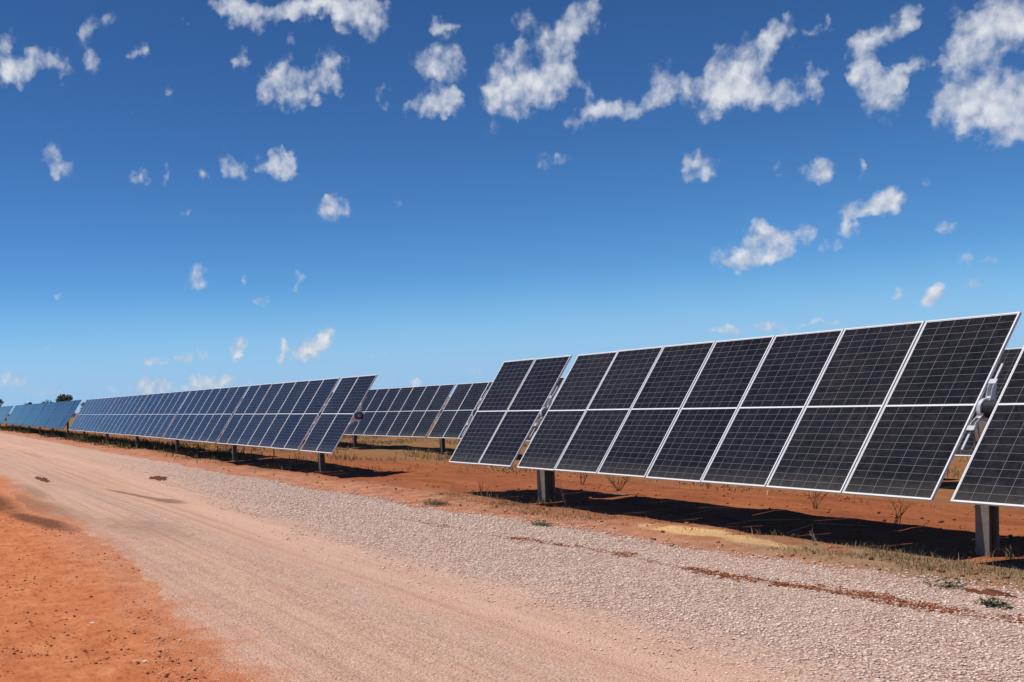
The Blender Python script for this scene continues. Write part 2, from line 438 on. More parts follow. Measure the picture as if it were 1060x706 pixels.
track = t.mix(t.math('MULTIPLY', t.rng(st, .44, .30), .4), track, (.37, .245, .185))
track = t.mix(t.math('MULTIPLY', t.rng(t.math('ABSOLUTE', t.math('ADD', Y, t.math('ADD', 5.95, t.math('MULTIPLY', t.math('SUBTRACT', nb, .5), .6)))), .5, .1, smooth=True), t.rng(nm, .35, .55, .2, .6)), track, t.mix(.35, chip, (.42, .30, .24)))
tyre = t.noise(t.mapping(P, (.035, 5.5, 1)), 1.5, 4, .6)
track = t.mix(t.rng(tyre, .50, .34), track, t.mix(1., track, (.80, .765, .745), 'MULTIPLY'))
track = t.mix(t.rng(tyre, .56, .70, 0., .45), track, (.66, .42, .30))
# where the loose gravel ends
xb = t.rng(X, -12, 4, -3.75, -4.72)
lim = t.math('ADD', t.math('SUBTRACT', Y, xb), t.math('MULTIPLY', t.math('SUBTRACT', nm, .5), .9))
loose = t.rng(lim, -.5, .7, smooth=True)
loose = t.math('MULTIPLY', loose, t.rng(X, -40, -2, .15, 1.))
# second thin gravel veil in the lower half of the track
veil = t.math('MULTIPLY', t.rng(t.math('ADD', st, t.math('MULTIPLY', nm, .3)), .55, .78), t.rng(Y, -5.35, -5.7))
mixf = t.math('MAXIMUM', loose, t.math('MULTIPLY', veil, .6))
colr = t.mix(mixf, track, stone)
# pale wheel line beside the loose gravel
wl = t.math('ABSOLUTE', t.math('SUBTRACT', Y, t.math('ADD', xb, t.math('ADD', -.42, t.math('MULTIPLY', t.math('SUBTRACT', nb, .5), .35)))))
colr = t.mix(t.math('MULTIPLY', t.rng(wl, .40, .06, smooth=True), .5), colr, (.585, .37, .275))
# red earth carried onto the road
redk = t.math('MULTIPLY', t.rng(t.math('ADD', st, t.math('MULTIPLY', nm, .35)), .68, .92), t.rng(Y, -4.9, -6.2))
colr = t.mix(t.math('MULTIPLY', redk, .55), colr, (.40, .165, .085))
colr = t.mix(t.math('MULTIPLY', t.rng(t.math('ADD', t.math('ADD', Y, t.math('MULTIPLY', t.math('SUBTRACT', nf, .5), .5)), t.math('ADD', t.math('MULTIPLY', t.math('SUBTRACT', nm, .5), 1.3), t.math('MULTIPLY', t.math('SUBTRACT', nb, .5), .8))), t.rng(X, 5, 1, -7.15, -6.8), t.rng(X, 5, 1, -7.75, -7.4), smooth=True), .97), colr, t.mix(t.rng(nm, .3, .7), (.40, .132, .052), (.53, .188, .078)))
colr = t.mix(t.math('MULTIPLY', t.rng(t.math('ADD', Y, t.math('MULTIPLY', t.math('SUBTRACT', nm, .5), .8)), -2.2, -1.5, smooth=True), .45), colr, (.40, .19, .115))
# oil and damp stains, dirt trail
s1 = t.math('MAXIMUM', t.blob(P, (-7.0, -5.15, 0), (3.6, .17, 3), (0, 0, .12)), t.blob(P, (-5.2, -4.93, 0), (1.3, .28, 3), (0, 0, .1)))
s2 = t.math('MAXIMUM', t.blob(P, (-6.2, -7.25, 0), (6.6, .62, 3), (0, 0, .10)), t.math('MAXIMUM', t.blob(P, (-10, -6.9, 0), (4.2, .33, 3)), t.math('MULTIPLY', t.blob(P, (-.9, -6.35, 0), (3.4, .9, 3), (0, 0, .1)), .75)))
nz = t.math('MULTIPLY', t.math('SUBTRACT', nm, .5), .9)
colr = t.mix(t.math('MULTIPLY', t.rng(t.math('ADD', s1, nz), .22, .6), .72), colr, (.135, .080, .050))
colr = t.mix(t.math('MULTIPLY', t.rng(t.math('ADD', s2, nz), .2, .75), .5), colr, (.19, .105, .062))
s3 = None
for (x, y, a, b, r) in ((4.0, -2.78, 1.2, .11, .16), (5.2, -2.6, .8, .15, .05), (6.4, -2.66, 1.0, .10, -.05), (7.6, -2.6, .8, .12, .15), (8.6, -2.5, .7, .17, .0), (9.4, -2.38, .8, .2, .1), (1.6, -2.95, 1.6, .07, .03)):
    b_ = t.blob(P, (x, y, 0), (a, b, 3), (0, 0, r)); s3 = b_ if s3 is None else t.math('MAXIMUM', s3, b_)
colr = t.mix(t.math('MULTIPLY', t.rng(t.math('ADD', s3, t.math('MULTIPLY', nz, 1.3)), .2, .55), .8), colr, (.25, .085, .042))
t.put(p.inputs['Base Color'], colr)
p.inputs['Roughness'].default_value = .93; p.inputs['Specular IOR Level'].default_value = .2
hh = t.math('ADD', t.math('MULTIPLY', t.math('SUBTRACT', 1., celld), t.math('ADD', t.math('MULTIPLY', mixf, .85), .12)), t.math('ADD', t.math('MULTIPLY', nf, .25), t.math('MULTIPLY', nm, .35)))
hh = t.math('ADD', hh, t.math('MULTIPLY', t.math('SUBTRACT', 1., d2), .45))
bump(t, p, hh, .03, .9)

# pv laminate: 6 x 24 half cut cells on a white backsheet
def pv(name, sheet, dk=.080, spec=.5):
  CELL_, t, p = mat(name)
  tcn = t.new('ShaderNodeTexCoord'); O = tcn.outputs['Object']
  sx = t.new('ShaderNodeSeparateXYZ'); t.put(sx.inputs[0], O)
  ax = t.math('ADD', sx.outputs[0], .496); ay = t.math('ABSOLUTE', sx.outputs[1]); ax_abs = t.math('ABSOLUTE', sx.outputs[0])
  def lines(v, pitch, half):
      f = t.math('FRACT', t.math('DIVIDE', v, pitch)); d = t.math('MULTIPLY', t.math('SUBTRACT', .5, t.math('ABSOLUTE', t.math('SUBTRACT', f, .5))), pitch)
      return t.math('LESS_THAN', d, half)
  gx = lines(ax, .992 / 6, .0019)
  gy = lines(t.math('SUBTRACT', ay, .011), 1.019 / 12, .0015)
  white = t.math('MAXIMUM', t.math('LESS_THAN', ay, .0085), t.math('MAXIMUM', t.math('GREATER_THAN', ax_abs, .4962), t.math('GREATER_THAN', ay, 1.031)))
  bus = lines(ax, .992 / 60, .0004)
  oi = t.new('ShaderNodeObjectInfo')
  idx = t.new('ShaderNodeCombineXYZ')
  t.put(idx.inputs[0], t.math('FLOOR', t.math('DIVIDE', ax, .992 / 6))); t.put(idx.inputs[1], t.math('FLOOR', t.math('DIVIDE', sx.outputs[1], .0849)))
  t.put(idx.inputs[2], t.math('MULTIPLY', oi.outputs['Random'], 91.))
  wn = t.new('ShaderNodeTexWhiteNoise', noise_dimensions='3D'); t.put(wn.inputs[0], idx.outputs[0])
  cell = t.mix(wn.outputs[0], (.0040, .0042, .0070), (.0085, .0085, .0120))
  cell = t.mix(t.math('MULTIPLY', oi.outputs['Random'], .4), cell, (.009, .009, .013))
  g = t.new('ShaderNodeNewGeometry'); P = g.outputs['Position']
  colr = t.mix(t.math('MULTIPLY', bus, .10), cell, (.35, .35, .36))
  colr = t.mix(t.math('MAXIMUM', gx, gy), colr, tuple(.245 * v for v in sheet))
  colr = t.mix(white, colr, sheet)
  dn = t.noise(P, 1.3, 5, .65); df = t.noise(P, 15, 6, .8)
  dustf = t.math('MULTIPLY', t.rng(dn, .3, .7, .25, 1.), t.rng(df, .38, .66, .05, 1.))
  dustf = t.math('MULTIPLY', dustf, t.rng(oi.outputs['Random'], 0, 1, .55, 1.3))
  dustf = t.math('ADD', dustf, t.rng(sx.outputs[1], -.80, -1.03, 0, 1.1))
  colr = t.mix(t.math('MULTIPLY', dustf, dk), colr, (.36, .31, .25))
  t.put(p.inputs['Base Color'], colr)
  t.put(p.inputs['Roughness'], t.math('ADD', .09, t.math('MULTIPLY', dustf, .10)))
  p.inputs['IOR'].default_value = 1.31
  p.inputs['Specular IOR Level'].default_value = spec
  return CELL_
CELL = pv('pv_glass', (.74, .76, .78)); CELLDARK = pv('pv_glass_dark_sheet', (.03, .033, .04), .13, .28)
FRAME = simple('anodised_frame', (.70, .70, .70), .45, .0, .06, 3)
DARKFRAME = simple('dark_frame', (.035, .038, .045), .4, 0., .05, 3)
STEEL = simple('galvanised_steel', (.20, .172, .148), .7, .0, .25, 9)
TUBE = simple('tube_steel', (.34, .34, .34), .5, .6, .2, 5)
CAST = simple('bearing_aluminium', (.74, .75, .77), .34, .55, .12, 16)
BLACK = simple('black_polymer', (.012, .012, .013), .5, 0, .2, 10)
DRYSTEM = simple('dry_stem', (.20, .135, .085), .9, 0, .3, 12)
PALESTICK = simple('pale_stick', (.42, .33, .25), .9, 0, .25, 12)
STONE = island('gravel_stone', [(0, (.42, .28, .215)), (.2, (.57, .405, .325)), (.55, (.66, .49, .405)), (.88, (.75, .585, .495)), (1, (.82, .71, .63))])
CLOD = island('red_clod', [(0, (.14, .042, .019)), (.5, (.30, .096, .042)), (1, (.50, .19, .095))])
DARKSOIL = simple('dark_soil', (.115, .042, .022), .95, 0, .5, 14, .1)
WHITESTONE = simple('quartz', (.60, .48, .36), .8, 0, .25, 30)
STRAW = island('dry_grass', [(0, (.14, .10, .045)), (.35, (.24, .175, .09)), (.7, (.36, .27, .15)), (.9, (.16, .135, .055)), (1, (.46, .38, .24))])
GREEN = island('green_leaf', [(0, (.04, .06, .022)), (.6, (.075, .105, .036)), (1, (.16, .165, .08))], .7, .3)
OLIVE = island('olive_weed', [(0, (.07, .07, .025)), (.5, (.13, .115, .045)), (1, (.22, .17, .08))])
LEAF = island('tree_leaf', [(0, (.020, .035, .012)), (.6, (.045, .068, .022)), (1, (.085, .105, .038))], .7, .3)
BARK = simple('bark', (.10, .075, .055), .95, 0, .3, 4)

# ---------------------------------------------------------------- ground sheet and road
def axis(bps):                                        # piecewise spacing
    out = []
    for (a, b, st_) in bps: out += list(np.arange(a, b - 1e-6, st_))
    out.append(bps[-1][1]); return np.array(out)
far_pos = lambda s0: s0 + np.geomspace(1, 3500, 26)
gx_ = np.concatenate([-125 - np.geomspace(1, 3500, 26)[::-1], axis([(-125, -60, .8), (-60, -25, .3), (-25, -8, .12), (-8, 13, .06), (13, 26, .25)]), far_pos(26)])
gy_ = np.concatenate([-16 - np.geomspace(1, 3500, 26)[::-1], axis([(-16, -9.6, .2), (-9.6, -6.6, .055), (-6.6, -2.2, .2), (-2.2, 2.6, .055), (2.6, 12, .2), (12, 30, .8)]), far_pos(30)])
def grid(X_, Y_, Z_):
    ny, nx = X_.shape
    V = np.stack([X_.ravel(), Y_.ravel(), Z_.ravel()], 1)
    i = np.arange(nx * ny).reshape(ny, nx)
    F = np.stack([i[:-1, :-1].ravel(), i[:-1, 1:].ravel(), i[1:, 1:].ravel(), i[1:, :-1].ravel()], 1)
    return V, F
Xg, Yg = np.meshgrid(gx_, gy_)
Zg = H(Xg, Yg) - .045 * sm(Yg, edge_r(Xg) - .12, edge_r(Xg) - .5) * sm(Yg, edge_l(Xg) + .12, edge_l(Xg) + .5) * (np.abs(Xg) < 160)
tag(link('ground', mesh_np('ground', *grid(Xg, Yg, Zg), True), SOIL), kind='structure')
rx = axis([(-150, -60, .8), (-60, -25, .3), (-25, -8, .12), (-8, 14, .05), (14, 60, .5)])
T = np.linspace(0, 1, 110)[:, None]
er = edge_r(rx) + .30 * fbm(rx / .28, rx * 0 + 1.5, 31, 3) * sm(rx, -60, -8)
el_ = edge_l(rx) + .16 * fbm(rx / .3, rx * 0 + 4.5, 41, 3) * sm(rx, -60, -8)
Yr = el_[None, :] * (1 - T) + er[None, :] * T
Xr = np.repeat(rx[None, :], 110, 0)
tedge = np.minimum(T, 1 - T)
Zr = H(Xr, Yr) + .010 - .02 * sm(tedge, .012, 0.) + .004 * fbm(Xr / .12, Yr / .1, 51, 2)
tag(link('gravel_road', mesh_np('gravel_road', *grid(Xr, Yr, Zr), True), ROAD), kind='structure')

# ---------------------------------------------------------------- trackers
TILT = R(55.66); HT = 1.453
MODW, PITCH, GAPB, SPAN, HALF = 1.030, 1.05, .18, 7.53, 1.05
rnd = random.Random(5)
mb = MB(); mb.box(-.513, .513, -1.048, 1.048, -.006, -.001)
LAM = mb.mesh('laminate'); LAM.materials.append(CELL)
mb = MB(); fw = .0115; w = MODW / 2
mb.box(-w, w, HALF - fw, HALF, -.025, .003); mb.box(-w, w, -HALF, -HALF + fw, -.025, .003)
mb.box(-w, -w + fw, -HALF + fw, HALF - fw, -.025, .003); mb.box(w - fw, w, -HALF + fw, HALF - fw, -.025, .003)
FRM = mb.mesh('frame'); FRM.materials.append(FRAME)
FRM_DARK = FRM.copy(); FRM_DARK.materials.clear(); FRM_DARK.materials.append(DARKFRAME)
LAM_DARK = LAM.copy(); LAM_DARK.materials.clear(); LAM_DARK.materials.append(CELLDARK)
def post_mesh(a, b, h):
    mb = MB(); tk = .014
    mb.box(-a / 2, a / 2, -b / 2, -b / 2 + tk, -.3, h); mb.box(-a / 2, a / 2, b / 2 - tk, b / 2, -.3, h)
    mb.box(-tk / 2, tk / 2, -b / 2 + tk, b / 2 - tk, -.3, h)
    me = mb.mesh('post'); me.materials.append(STEEL); return me
POST = post_mesh(.140, .130, HT - .16); BIGPOST = post_mesh(.22, .19, HT - .16)
mb = MB()                                             # bearing saddle, tilts with the modules (local y up the slope, z out of the glass)
prof = [(-.27, -.012), (-.27, -.035), (-.13, -.10), (-.12, -.20), (.12, -.20), (.13, -.10), (.27, -.035), (.27, -.012), (.20, -.012), (.10, -.045), (-.10, -.045), (-.20, -.012)]
mb.prism(prof, -.082, -.076); mb.prism(prof, -.034, -.028)
mb.box(-.088, -.010, .235, .285, -.012, -.004); mb.box(-.088, -.010, -.285, -.235, -.012, -.004)
mb.box(-.076, -.034, .10, .122, -.19, -.05); mb.box(-.076, -.034, -.122, -.10, -.19, -.05)
mb.box(-.076, -.056, -.48, -.29, -.046, -.036); mb.box(-.076, -.056, .29, .48, -.046, -.036)
SADDLE = mb.mesh('bearing'); SADDLE.materials.append(CAST)
mb = MB(); mb.pipe(-.078, -.040, .106, 0, -.09, 28, .084); RING = mb.mesh('bearing_ring'); RING.materials.append(CAST)
mb = MB(); mb.pipe(-.084, .084, .085, 0, -.09, 28, .064); BUSH = mb.mesh('bush'); BUSH.materials.append(BLACK)
mb = MB(); mb.box(-.02, .02, -.40, .40, -.075, -.036); mb.box(-.03, .03, -.07, .07, -.10, -.075); RAIL = mb.mesh('mounting_rail'); RAIL.materials.append(TUBE)

def tracker(x_first, n_bear, y, end_mods, label, slope=0., z=None, group=None, bigs=(), dark=False):
    """x_first: world x of the right-most bearing; bearings run to -x every SPAN"""
    z0 = float(H(x_first, y)) if z is None else z
    root = bpy.data.objects.new('solar_tracker', None); C.objects.link(root)
    root.location = (x_first, y, z0); root.rotation_euler = (0, slope, 0); root.empty_display_size = .3
    tag(root, label, 'solar tracker', group or 'solar trackers in rows on the red earth')
    xs = []
    for k in range(end_mods): xs.append(GAPB / 2 + PITCH / 2 + k * PITCH)
    for b in range(n_bear):
        n = 7 if b < n_bear - 1 else end_mods
        for k in range(n): xs.append(-b * SPAN - GAPB / 2 - PITCH / 2 - k * PITCH)
    for x in xs:
        o = link('solar_module', LAM_DARK if dark else LAM, None, root); o.location = (x, .039, HT + rnd.uniform(-.003, .003)); o.rotation_euler = (TILT + rnd.uniform(-.004, .004), 0, rnd.uniform(-.003, .003))
        f = link('frame', FRM_DARK if dark else FRM, None, o)
        r = link('mounting_rail', RAIL, None, root); r.location = (x - PITCH / 2 + .012, .039, HT); r.rotation_euler = (TILT, 0, 0)
    x1 = GAPB / 2 + end_mods * PITCH + .10; x0 = -(n_bear - 1) * SPAN - GAPB / 2 - end_mods * PITCH - .10
    ty, tz = .039 + .09 * math.sin(TILT), HT - .09 * math.cos(TILT)
    mb = MB(); mb.pipe(x0, x1, .0635, 0, 0, 20, .058)
    tb = link('torque_tube', mb.mesh('torque_tube'), TUBE, root); tb.location = (0, ty, tz)
    for b in range(n_bear):
        s = link('bearing', SADDLE, None, root); s.location = (-b * SPAN, .039, HT); s.rotation_euler = (TILT, 0, 0)
        link('bearing_ring', RING, None, s); link('bush', BUSH, None, s)
        pz = float(H(x_first - b * SPAN, y)) - z0
        ps = link('post', BIGPOST if b in bigs else POST, None, root); ps.location = (-b * SPAN, .03, 0)
    for xe in (x1 - .05, x0 + .05):                     # end saddles
        s = link('end_saddle', SADDLE, None, root); s.location = (xe, .039, HT); s.rotation_euler = (TILT, 0, 0)
        link('bearing_ring', RING, None, s); link('bush', BUSH, None, s)
    return root
tracker(22.59, 4, 0, 2, 'nearest black solar tracker beside the gravel road, largest in view at the right', z=0, bigs=(3,))
tracker(-9.97, 6, 0, 2, 'long blue-black tracker along the road, from mid picture toward the far left', slope=.004, z=0.0)
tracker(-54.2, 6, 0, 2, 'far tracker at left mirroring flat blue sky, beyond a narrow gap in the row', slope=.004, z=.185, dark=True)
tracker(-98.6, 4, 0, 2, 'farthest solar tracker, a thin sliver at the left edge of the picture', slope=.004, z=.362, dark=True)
tracker(-10.05, 6, 7.25, 2, 'tracker of the row behind, filling the gap between two roadside trackers', slope=.0006, z=-.17)
tracker(15.06, 3, 7.25, 2, 'solar tracker in the row behind, glimpsed through the slit between panels at far right', z=-.17)

# ---------------------------------------------------------------- loose gravel (uncountable)
rs = np.random.RandomState(7)
OCT = np.array([(1, 0, 0), (-1, 0, 0), (0, 1, 0), (0, -1, 0), (0, 0, 1), (0, 0, -1)], float)
OF = np.array([(0, 2, 4), (2, 1, 4), (1, 3, 4), (3, 0, 4), (2, 0, 5), (1, 2, 5), (3, 1, 5), (0, 3, 5)])
def rocks(x, y, size, flat=.65, sink=.25, zoff=0.012, jit=.45):
    n = len(x)
    v = OCT[None] * (1 + jit * (rs.rand(n, 6, 1) - .5)) + .25 * (rs.rand(n, 6, 3) - .5)
    # random rotation
    q = rs.randn(n, 4); q /= np.linalg.norm(q, axis=1)[:, None]
    a, b, c, d = q.T
    M = np.stack([np.stack([1 - 2 * (c * c + d * d), 2 * (b * c - a * d), 2 * (b * d + a * c)], 1),
                  np.stack([2 * (b * c + a * d), 1 - 2 * (b * b + d * d), 2 * (c * d - a * b)], 1),
                  np.stack([2 * (b * d - a * c), 2 * (c * d + a * b), 1 - 2 * (b * b + c * c)], 1)], 1)
    v = np.einsum('nij,nkj->nki', M, v) * (size[:, None, None] * np.array([1, 1, 1.])[None, None])
    v[:, :, 2] *= flat
    v[:, :, 0] += x[:, None]; v[:, :, 1] += y[:, None]
    v[:, :, 2] += (H(x, y) + zoff + size * flat * (1 - 2 * sink))[:, None]
    F = (OF[None] + 6 * np.arange(n)[:, None, None]).reshape(-1, 3)
    return v.reshape(-1, 3), F
cx, cy = 15.02, -9.54
n = 620000
x = rs.uniform(-22, 12.5, n); y = rs.uniform(-5.3, -1.0, n)
d = np.hypot(x - cx, y - cy)
xb = np.interp(x, [-12, 4], [-3.75, -4.72])
keep = (y > xb + .25 + .55 * fbm(x / .8, y / .4, 61) + .34 * rs.randn(n)) & (y < edge_r(x) + .05 + .12 * rs.randn(n))
keep &= rs.rand(n) < np.clip((9.0 / d) ** 2, 0, 1) * .72 * sm(x, -26, 5)
keep &= rs.rand(n) < .55 + .6 * (fbm(x / 1.1, y / .5, 71) + .5)
x, y, d = x[keep], y[keep], d[keep]
sz = .0045 + .0125 * rs.rand(len(x)) ** 2.4
sz *= np.clip(d / 11, 1, 1.7)
V1, F1 = rocks(x, y, sz, .48, .36, .011)
n = 120000
x = rs.uniform(-8, 12.5, n); y = rs.uniform(-8.4, -4.4, n); d = np.hypot(x - cx, y - cy)
el2 = edge_l(x); edgeness = np.exp(-((y - el2 - .15) / .45) ** 2) * sm(x, 6.5, 1) * .8 + .55
edgeness = edgeness * (y > el2 - .35)
keep = (rs.rand(n) < edgeness * np.clip((9 / d) ** 2, 0, 1))
x, y = x[keep], y[keep]
V2, F2 = rocks(x, y, .0022 + .0075 * rs.rand(len(x)) ** 3.5, .5, .4, .010)
V = np.concatenate([V1, V2]); F = np.concatenate([F1, F2 + len(V1)])
print('gravel stones', len(V) // 6)
tag(link('loose_gravel', mesh_np('loose_gravel', V, F), STONE), kind='stuff')

# red earth clods: along the trail on the gravel, on both verges
def trail(pts, n, spread):
    pts = np.array(pts); k = rs.randint(0, len(pts) - 1, n); f = rs.rand(n)[:, None]
    p = pts[k] * (1 - f) + pts[k + 1] * f
    return p[:, 0] + spread * 1.5 * rs.randn(n), p[:, 1] + spread * rs.randn(n)
tx, ty_ = trail([(1.0, -3.0), (3.16, -2.9), (4.52, -2.69), (5.43, -2.58), (6.42, -2.64), (7.29, -2.73), (8.09, -2.46), (8.88, -2.52), (9.6, -2.36), (10.6, -2.2)], 5200, .065)
kk = (fbm(tx / .55, ty_ * 0 + 2, 81) + .5 * fbm(tx / .18, ty_ / .08, 82) > .22 - .30 * sm(np.abs(tx - 9.3), .8, .3) - .32 * sm(np.abs(tx - 4.7), .9, .3)); ty_ = ty_ + .09 * fbm(tx / .4, tx * 0, 87) * sm(tx, 5, 7) + .06 * rs.randn(len(tx)) * sm(tx, 8, 9); tx, ty_ = tx[kk], ty_[kk]
A = rocks(tx, ty_, .005 + .014 * rs.rand(len(tx)) ** 3, .5, .3, .016)
n = 15000
x = rs.uniform(-6, 10, n); y = rs.uniform(-9.6, -7.2, n); d = np.hypot(x - cx, y - cy)
kk = (y < edge_l(x) + .2) & (rs.rand(n) < np.clip((7 / d) ** 2, 0, 1)) & (fbm(x / .8, y / .5, 83) > -.1)
B = rocks(x[kk], y[kk], .003 + .017 * rs.rand(kk.sum()) ** 6, .6, .3, 0.)
n = 9000
x = rs.uniform(-16, 11, n); y = rs.uniform(-1.7, 4.5, n); d = np.hypot(x - cx, y - cy)
kk = (y > edge_r(x)) & (rs.rand(n) < np.clip((11 / d) ** 2, 0, 1))
D = rocks(x[kk], y[kk], .006 + .028 * rs.rand(kk.sum()) ** 5, .7, .25, 0.)
Vs = []; Fs = []; o_ = 0
for v, f in (A, B, D): Vs.append(v); Fs.append(f + o_); o_ += len(v)
tag(link('soil_clods', mesh_np('soil_clods', np.concatenate(Vs), np.concatenate(Fs)), CLOD), kind='stuff')

# ---------------------------------------------------------------- dry grass (uncountable)
def blades(x, y, h, wid):
    n = len(x); a = rs.rand(n) * 6.283; lean = (.15 + .75 * rs.rand(n)) * h; la = rs.rand(n) * 6.283
    z = H(x, y) - .006
    dx, dy = np.cos(a) * wid, np.sin(a) * wid
    p0 = np.stack([x - dx, y - dy, z], 1); p1 = np.stack([x + dx, y + dy, z], 1)
    mx, my = x + np.cos(la) * lean * .4, y + np.sin(la) * lean * .4
    p2 = np.stack([mx + dx * .7, my + dy * .7, z + h * .6], 1); p3 = np.stack([mx - dx * .7, my - dy * .7, z + h * .6], 1)
    p4 = np.stack([x + np.cos(la) * lean, y + np.sin(la) * lean, z + h * (1 - .3 * lean / h)], 1)
    V = np.stack([p0, p1, p2, p3, p4], 1).reshape(-1, 3)
    b = 5 * np.arange(n)
    F = np.concatenate([np.stack([b, b + 1, b + 2], 1), np.stack([b, b + 2, b + 3], 1), np.stack([b + 3, b + 2, b + 4], 1)])
    return V, F
parts = []
n = 130000
x = rs.uniform(-2.5, 11.5, n); y = rs.uniform(-1.7, -.05, n)
dn = fbm(x / .9, y / .35, 91) + .35 * fbm(x / .25, y / .2, 92)
prob = sm(dn, -.12, .2) * np.exp(-((y + .72) / .36) ** 2) * (.3 + .7 * sm(x, 4.5, 6.5)) * (1 - .85 * np.exp(-((x - 4.7) / 1.3) ** 2))
kk = rs.rand(n) < prob
parts.append(blades(x[kk], y[kk], (.012 + .034 * rs.rand(kk.sum()) ** 2), .0022 + .002 * rs.rand(kk.sum())))
for (px, py, s, m_, hh_) in ((-.72, -1.56, .16, 260, .05), (2.0, -1.15, .3, 200, .05), (0.3, -.55, .35, 380, .045), (1.0, -.85, .55, 520, .05), (2.2, -.95, .45, 300, .055), (-.3, -.8, .35, 220, .05), (.25, -.12, .14, 90, .12), (7.75, .02, .12, 80, .12), (6.9, -.35, .22, 120, .09), (7.3, -.5, .2, 90, .08), (5.3, -.5, .2, 40, .10), (8.6, -.7, .4, 160, .07), (-1.2, -.35, .3, 110, .14)):
    x = px + s * 1.5 * rs.randn(m_); y = py + s * .6 * rs.randn(m_)
    parts.append(blades(x, y, hh_ * (.4 + rs.rand(m_)), np.full(m_, .003)))
# back field and under the left trackers: coarser, farther
n = 60000
x = rs.uniform(-50, 4, n); y = rs.uniform(-1.2, 13, n)
dn = fbm(x / 2.5, y / 1.6, 95) + .4 * fbm(x / .5, y / .5, 96)
prob = sm(dn, .02, .45) * (.85 * sm(y, 2.6, 4.6) + .8 * sm(x, -6, -16) * sm(y, -1.1, -.3))
kk = rs.rand(n) < prob
parts.append(blades(x[kk], y[kk], .05 + .17 * rs.rand(kk.sum()) ** 2, .006 + .006 * rs.rand(kk.sum())))
Vs = []; Fs = []; o_ = 0
for v, f in parts: Vs.append(v); Fs.append(f + o_); o_ += len(v)
tag(link('dry_grass', mesh_np('dry_grass', np.concatenate(Vs), np.concatenate(Fs)), STRAW), kind='stuff')
# greener rank growth below the far part of the left row
n = 26000
x = rs.uniform(-112, -17, n); y = np.where(rs.rand(n) < .25, -.35 + .35 * rs.randn(n), .75 + .45 * rs.randn(n))
kk = (fbm(x / 2.2, y / .8, 97) > -.12) & (rs.rand(n) < .25 + .75 * sm(x, -22, -40))
tag(link('weed_growth', mesh_np('weed_growth', *blades(x[kk], y[kk], .06 + .32 * rs.rand(kk.sum()) ** 3, .012 + .010 * rs.rand(kk.sum()))), OLIVE), kind='stuff')

# ---------------------------------------------------------------- single plants, sticks, stones
def dry_weed(x, y, h, w, n, label, seed, mat_=None, fluff=1):
    r = random.Random(seed); mb = MB(); 
    for i in range(n):
        a = r.uniform(0, 6.283); p = Vector((r.uniform(-.03, .03), r.uniform(-.03, .03), -.02))
        d = Vector((math.cos(a) * w / h * r.uniform(.3, 1), math.sin(a) * w / h * r.uniform(.3, 1), 1)).normalized()
        L = h * r.uniform(.6, 1.1); rad = .0072
        for k in range(5):
            q = p + d * (L / 5); mb.twig(p, q, rad, rad * .8); rad *= .8
            if k > 0:
                for _ in range(2 * fluff):
                    e = (d + Vector((r.uniform(-1, 1), r.uniform(-1, 1), r.uniform(-.2, .8)))).normalized()
                    u = q + e * L * r.uniform(.10, .26); mb.twig(q, u, rad * .8, rad * .4)
                    v = u + (e + Vector((r.uniform(-1, 1), r.uniform(-1, 1), r.uniform(-.3, .7)))).normalized() * L * .09
                    mb.twig(u, v, rad * .5, rad * .25)
            p = q; d = (d + Vector((r.uniform(-.25, .25), r.uniform(-.25, .25), r.uniform(-.1, .15)))).normalized()
    o = link('dry_weed', mb.mesh('dry_weed'), mat_ or DRYSTEM); o.location = (x, y, float(H(x, y)))
    tag(o, label, 'weed', 'dry weeds around the trackers'); return o
dry_weed(-.51, 1.75, .42, .42, 11, 'widest bushy dry brown weed on the red earth right of the near left post', 1)
dry_weed(-2.35, 2.3, .40, .24, 6, 'upright dry brown weed just right of the near left post, behind its tracker', 2)
dry_weed(3.4, 2.1, .48, .24, 6, 'tall thin dry weed behind the long shadow, below the middle of the nearest tracker', 3)
dry_weed(5.4, 1.3, .34, .25, 5, 'dry weed behind the shadow, left of the post at the right edge', 4)
dry_weed(.95, -.25, .42, .12, 3, 'thin pale weed stalk standing in the shadow beside the near left post', 5, PALESTICK)
dry_weed(-1.45, -.35, .26, .14, 4, 'small dry weed at the left tip of the nearest shadow', 6)
dry_weed(6.05, -.55, .24, .06, 2, 'short single pale stalk at the front edge of the shadow', 7, PALESTICK)
dry_weed(-12.5, 6.2, .7, .5, 14, 'dark leafless bush beneath the tracker of the row behind', 8)
def green_weed(x, y, s, n, label, seed):
    r = random.Random(seed); mb = MB()
    for i in range(n):
        a = r.uniform(0, 6.283); d = s * r.random() ** .6; px, py = math.cos(a) * d * 1.4, math.sin(a) * d * .8
        pz = r.uniform(.0, .07) * (1.2 - d / s); L = r.uniform(.02, .05); b = r.uniform(0, 6.283); wd = L * .3
        u = Vector((math.cos(b), math.sin(b), r.uniform(0, .8))).normalized(); v = u.cross(Vector((0, 0, 1))).normalized()
        c = Vector((px, py, pz)); k = len(mb.v)
        mb.v += [tuple(c), tuple(c + u * L * .5 + v * wd), tuple(c + u * L), tuple(c + u * L * .5 - v * wd)]; mb.f.append((k, k + 1, k + 2, k + 3))
        if i % 4 == 0: mb.twig((px * .2, py * .2, 0), (px, py, pz), .003, .0015)
    o = link('green_weed', mb.mesh('green_weed'), GREEN); o.location = (x, y, float(H(x, y)) + .015)
    tag(o, label, 'weed', 'green weeds at the gravel edge'); return o
green_weed(8.45, -1.62, .15, 80, 'dusty sparse weed at the gravel top edge, upper of two near the right edge', 1)
green_weed(9.19, -2.02, .10, 120, 'bright green low weed on the gravel, lowest and farthest right', 2)
green_weed(2.75, -1.80, .13, 130, 'small upright olive weed on the gravel edge below the near left post', 3)
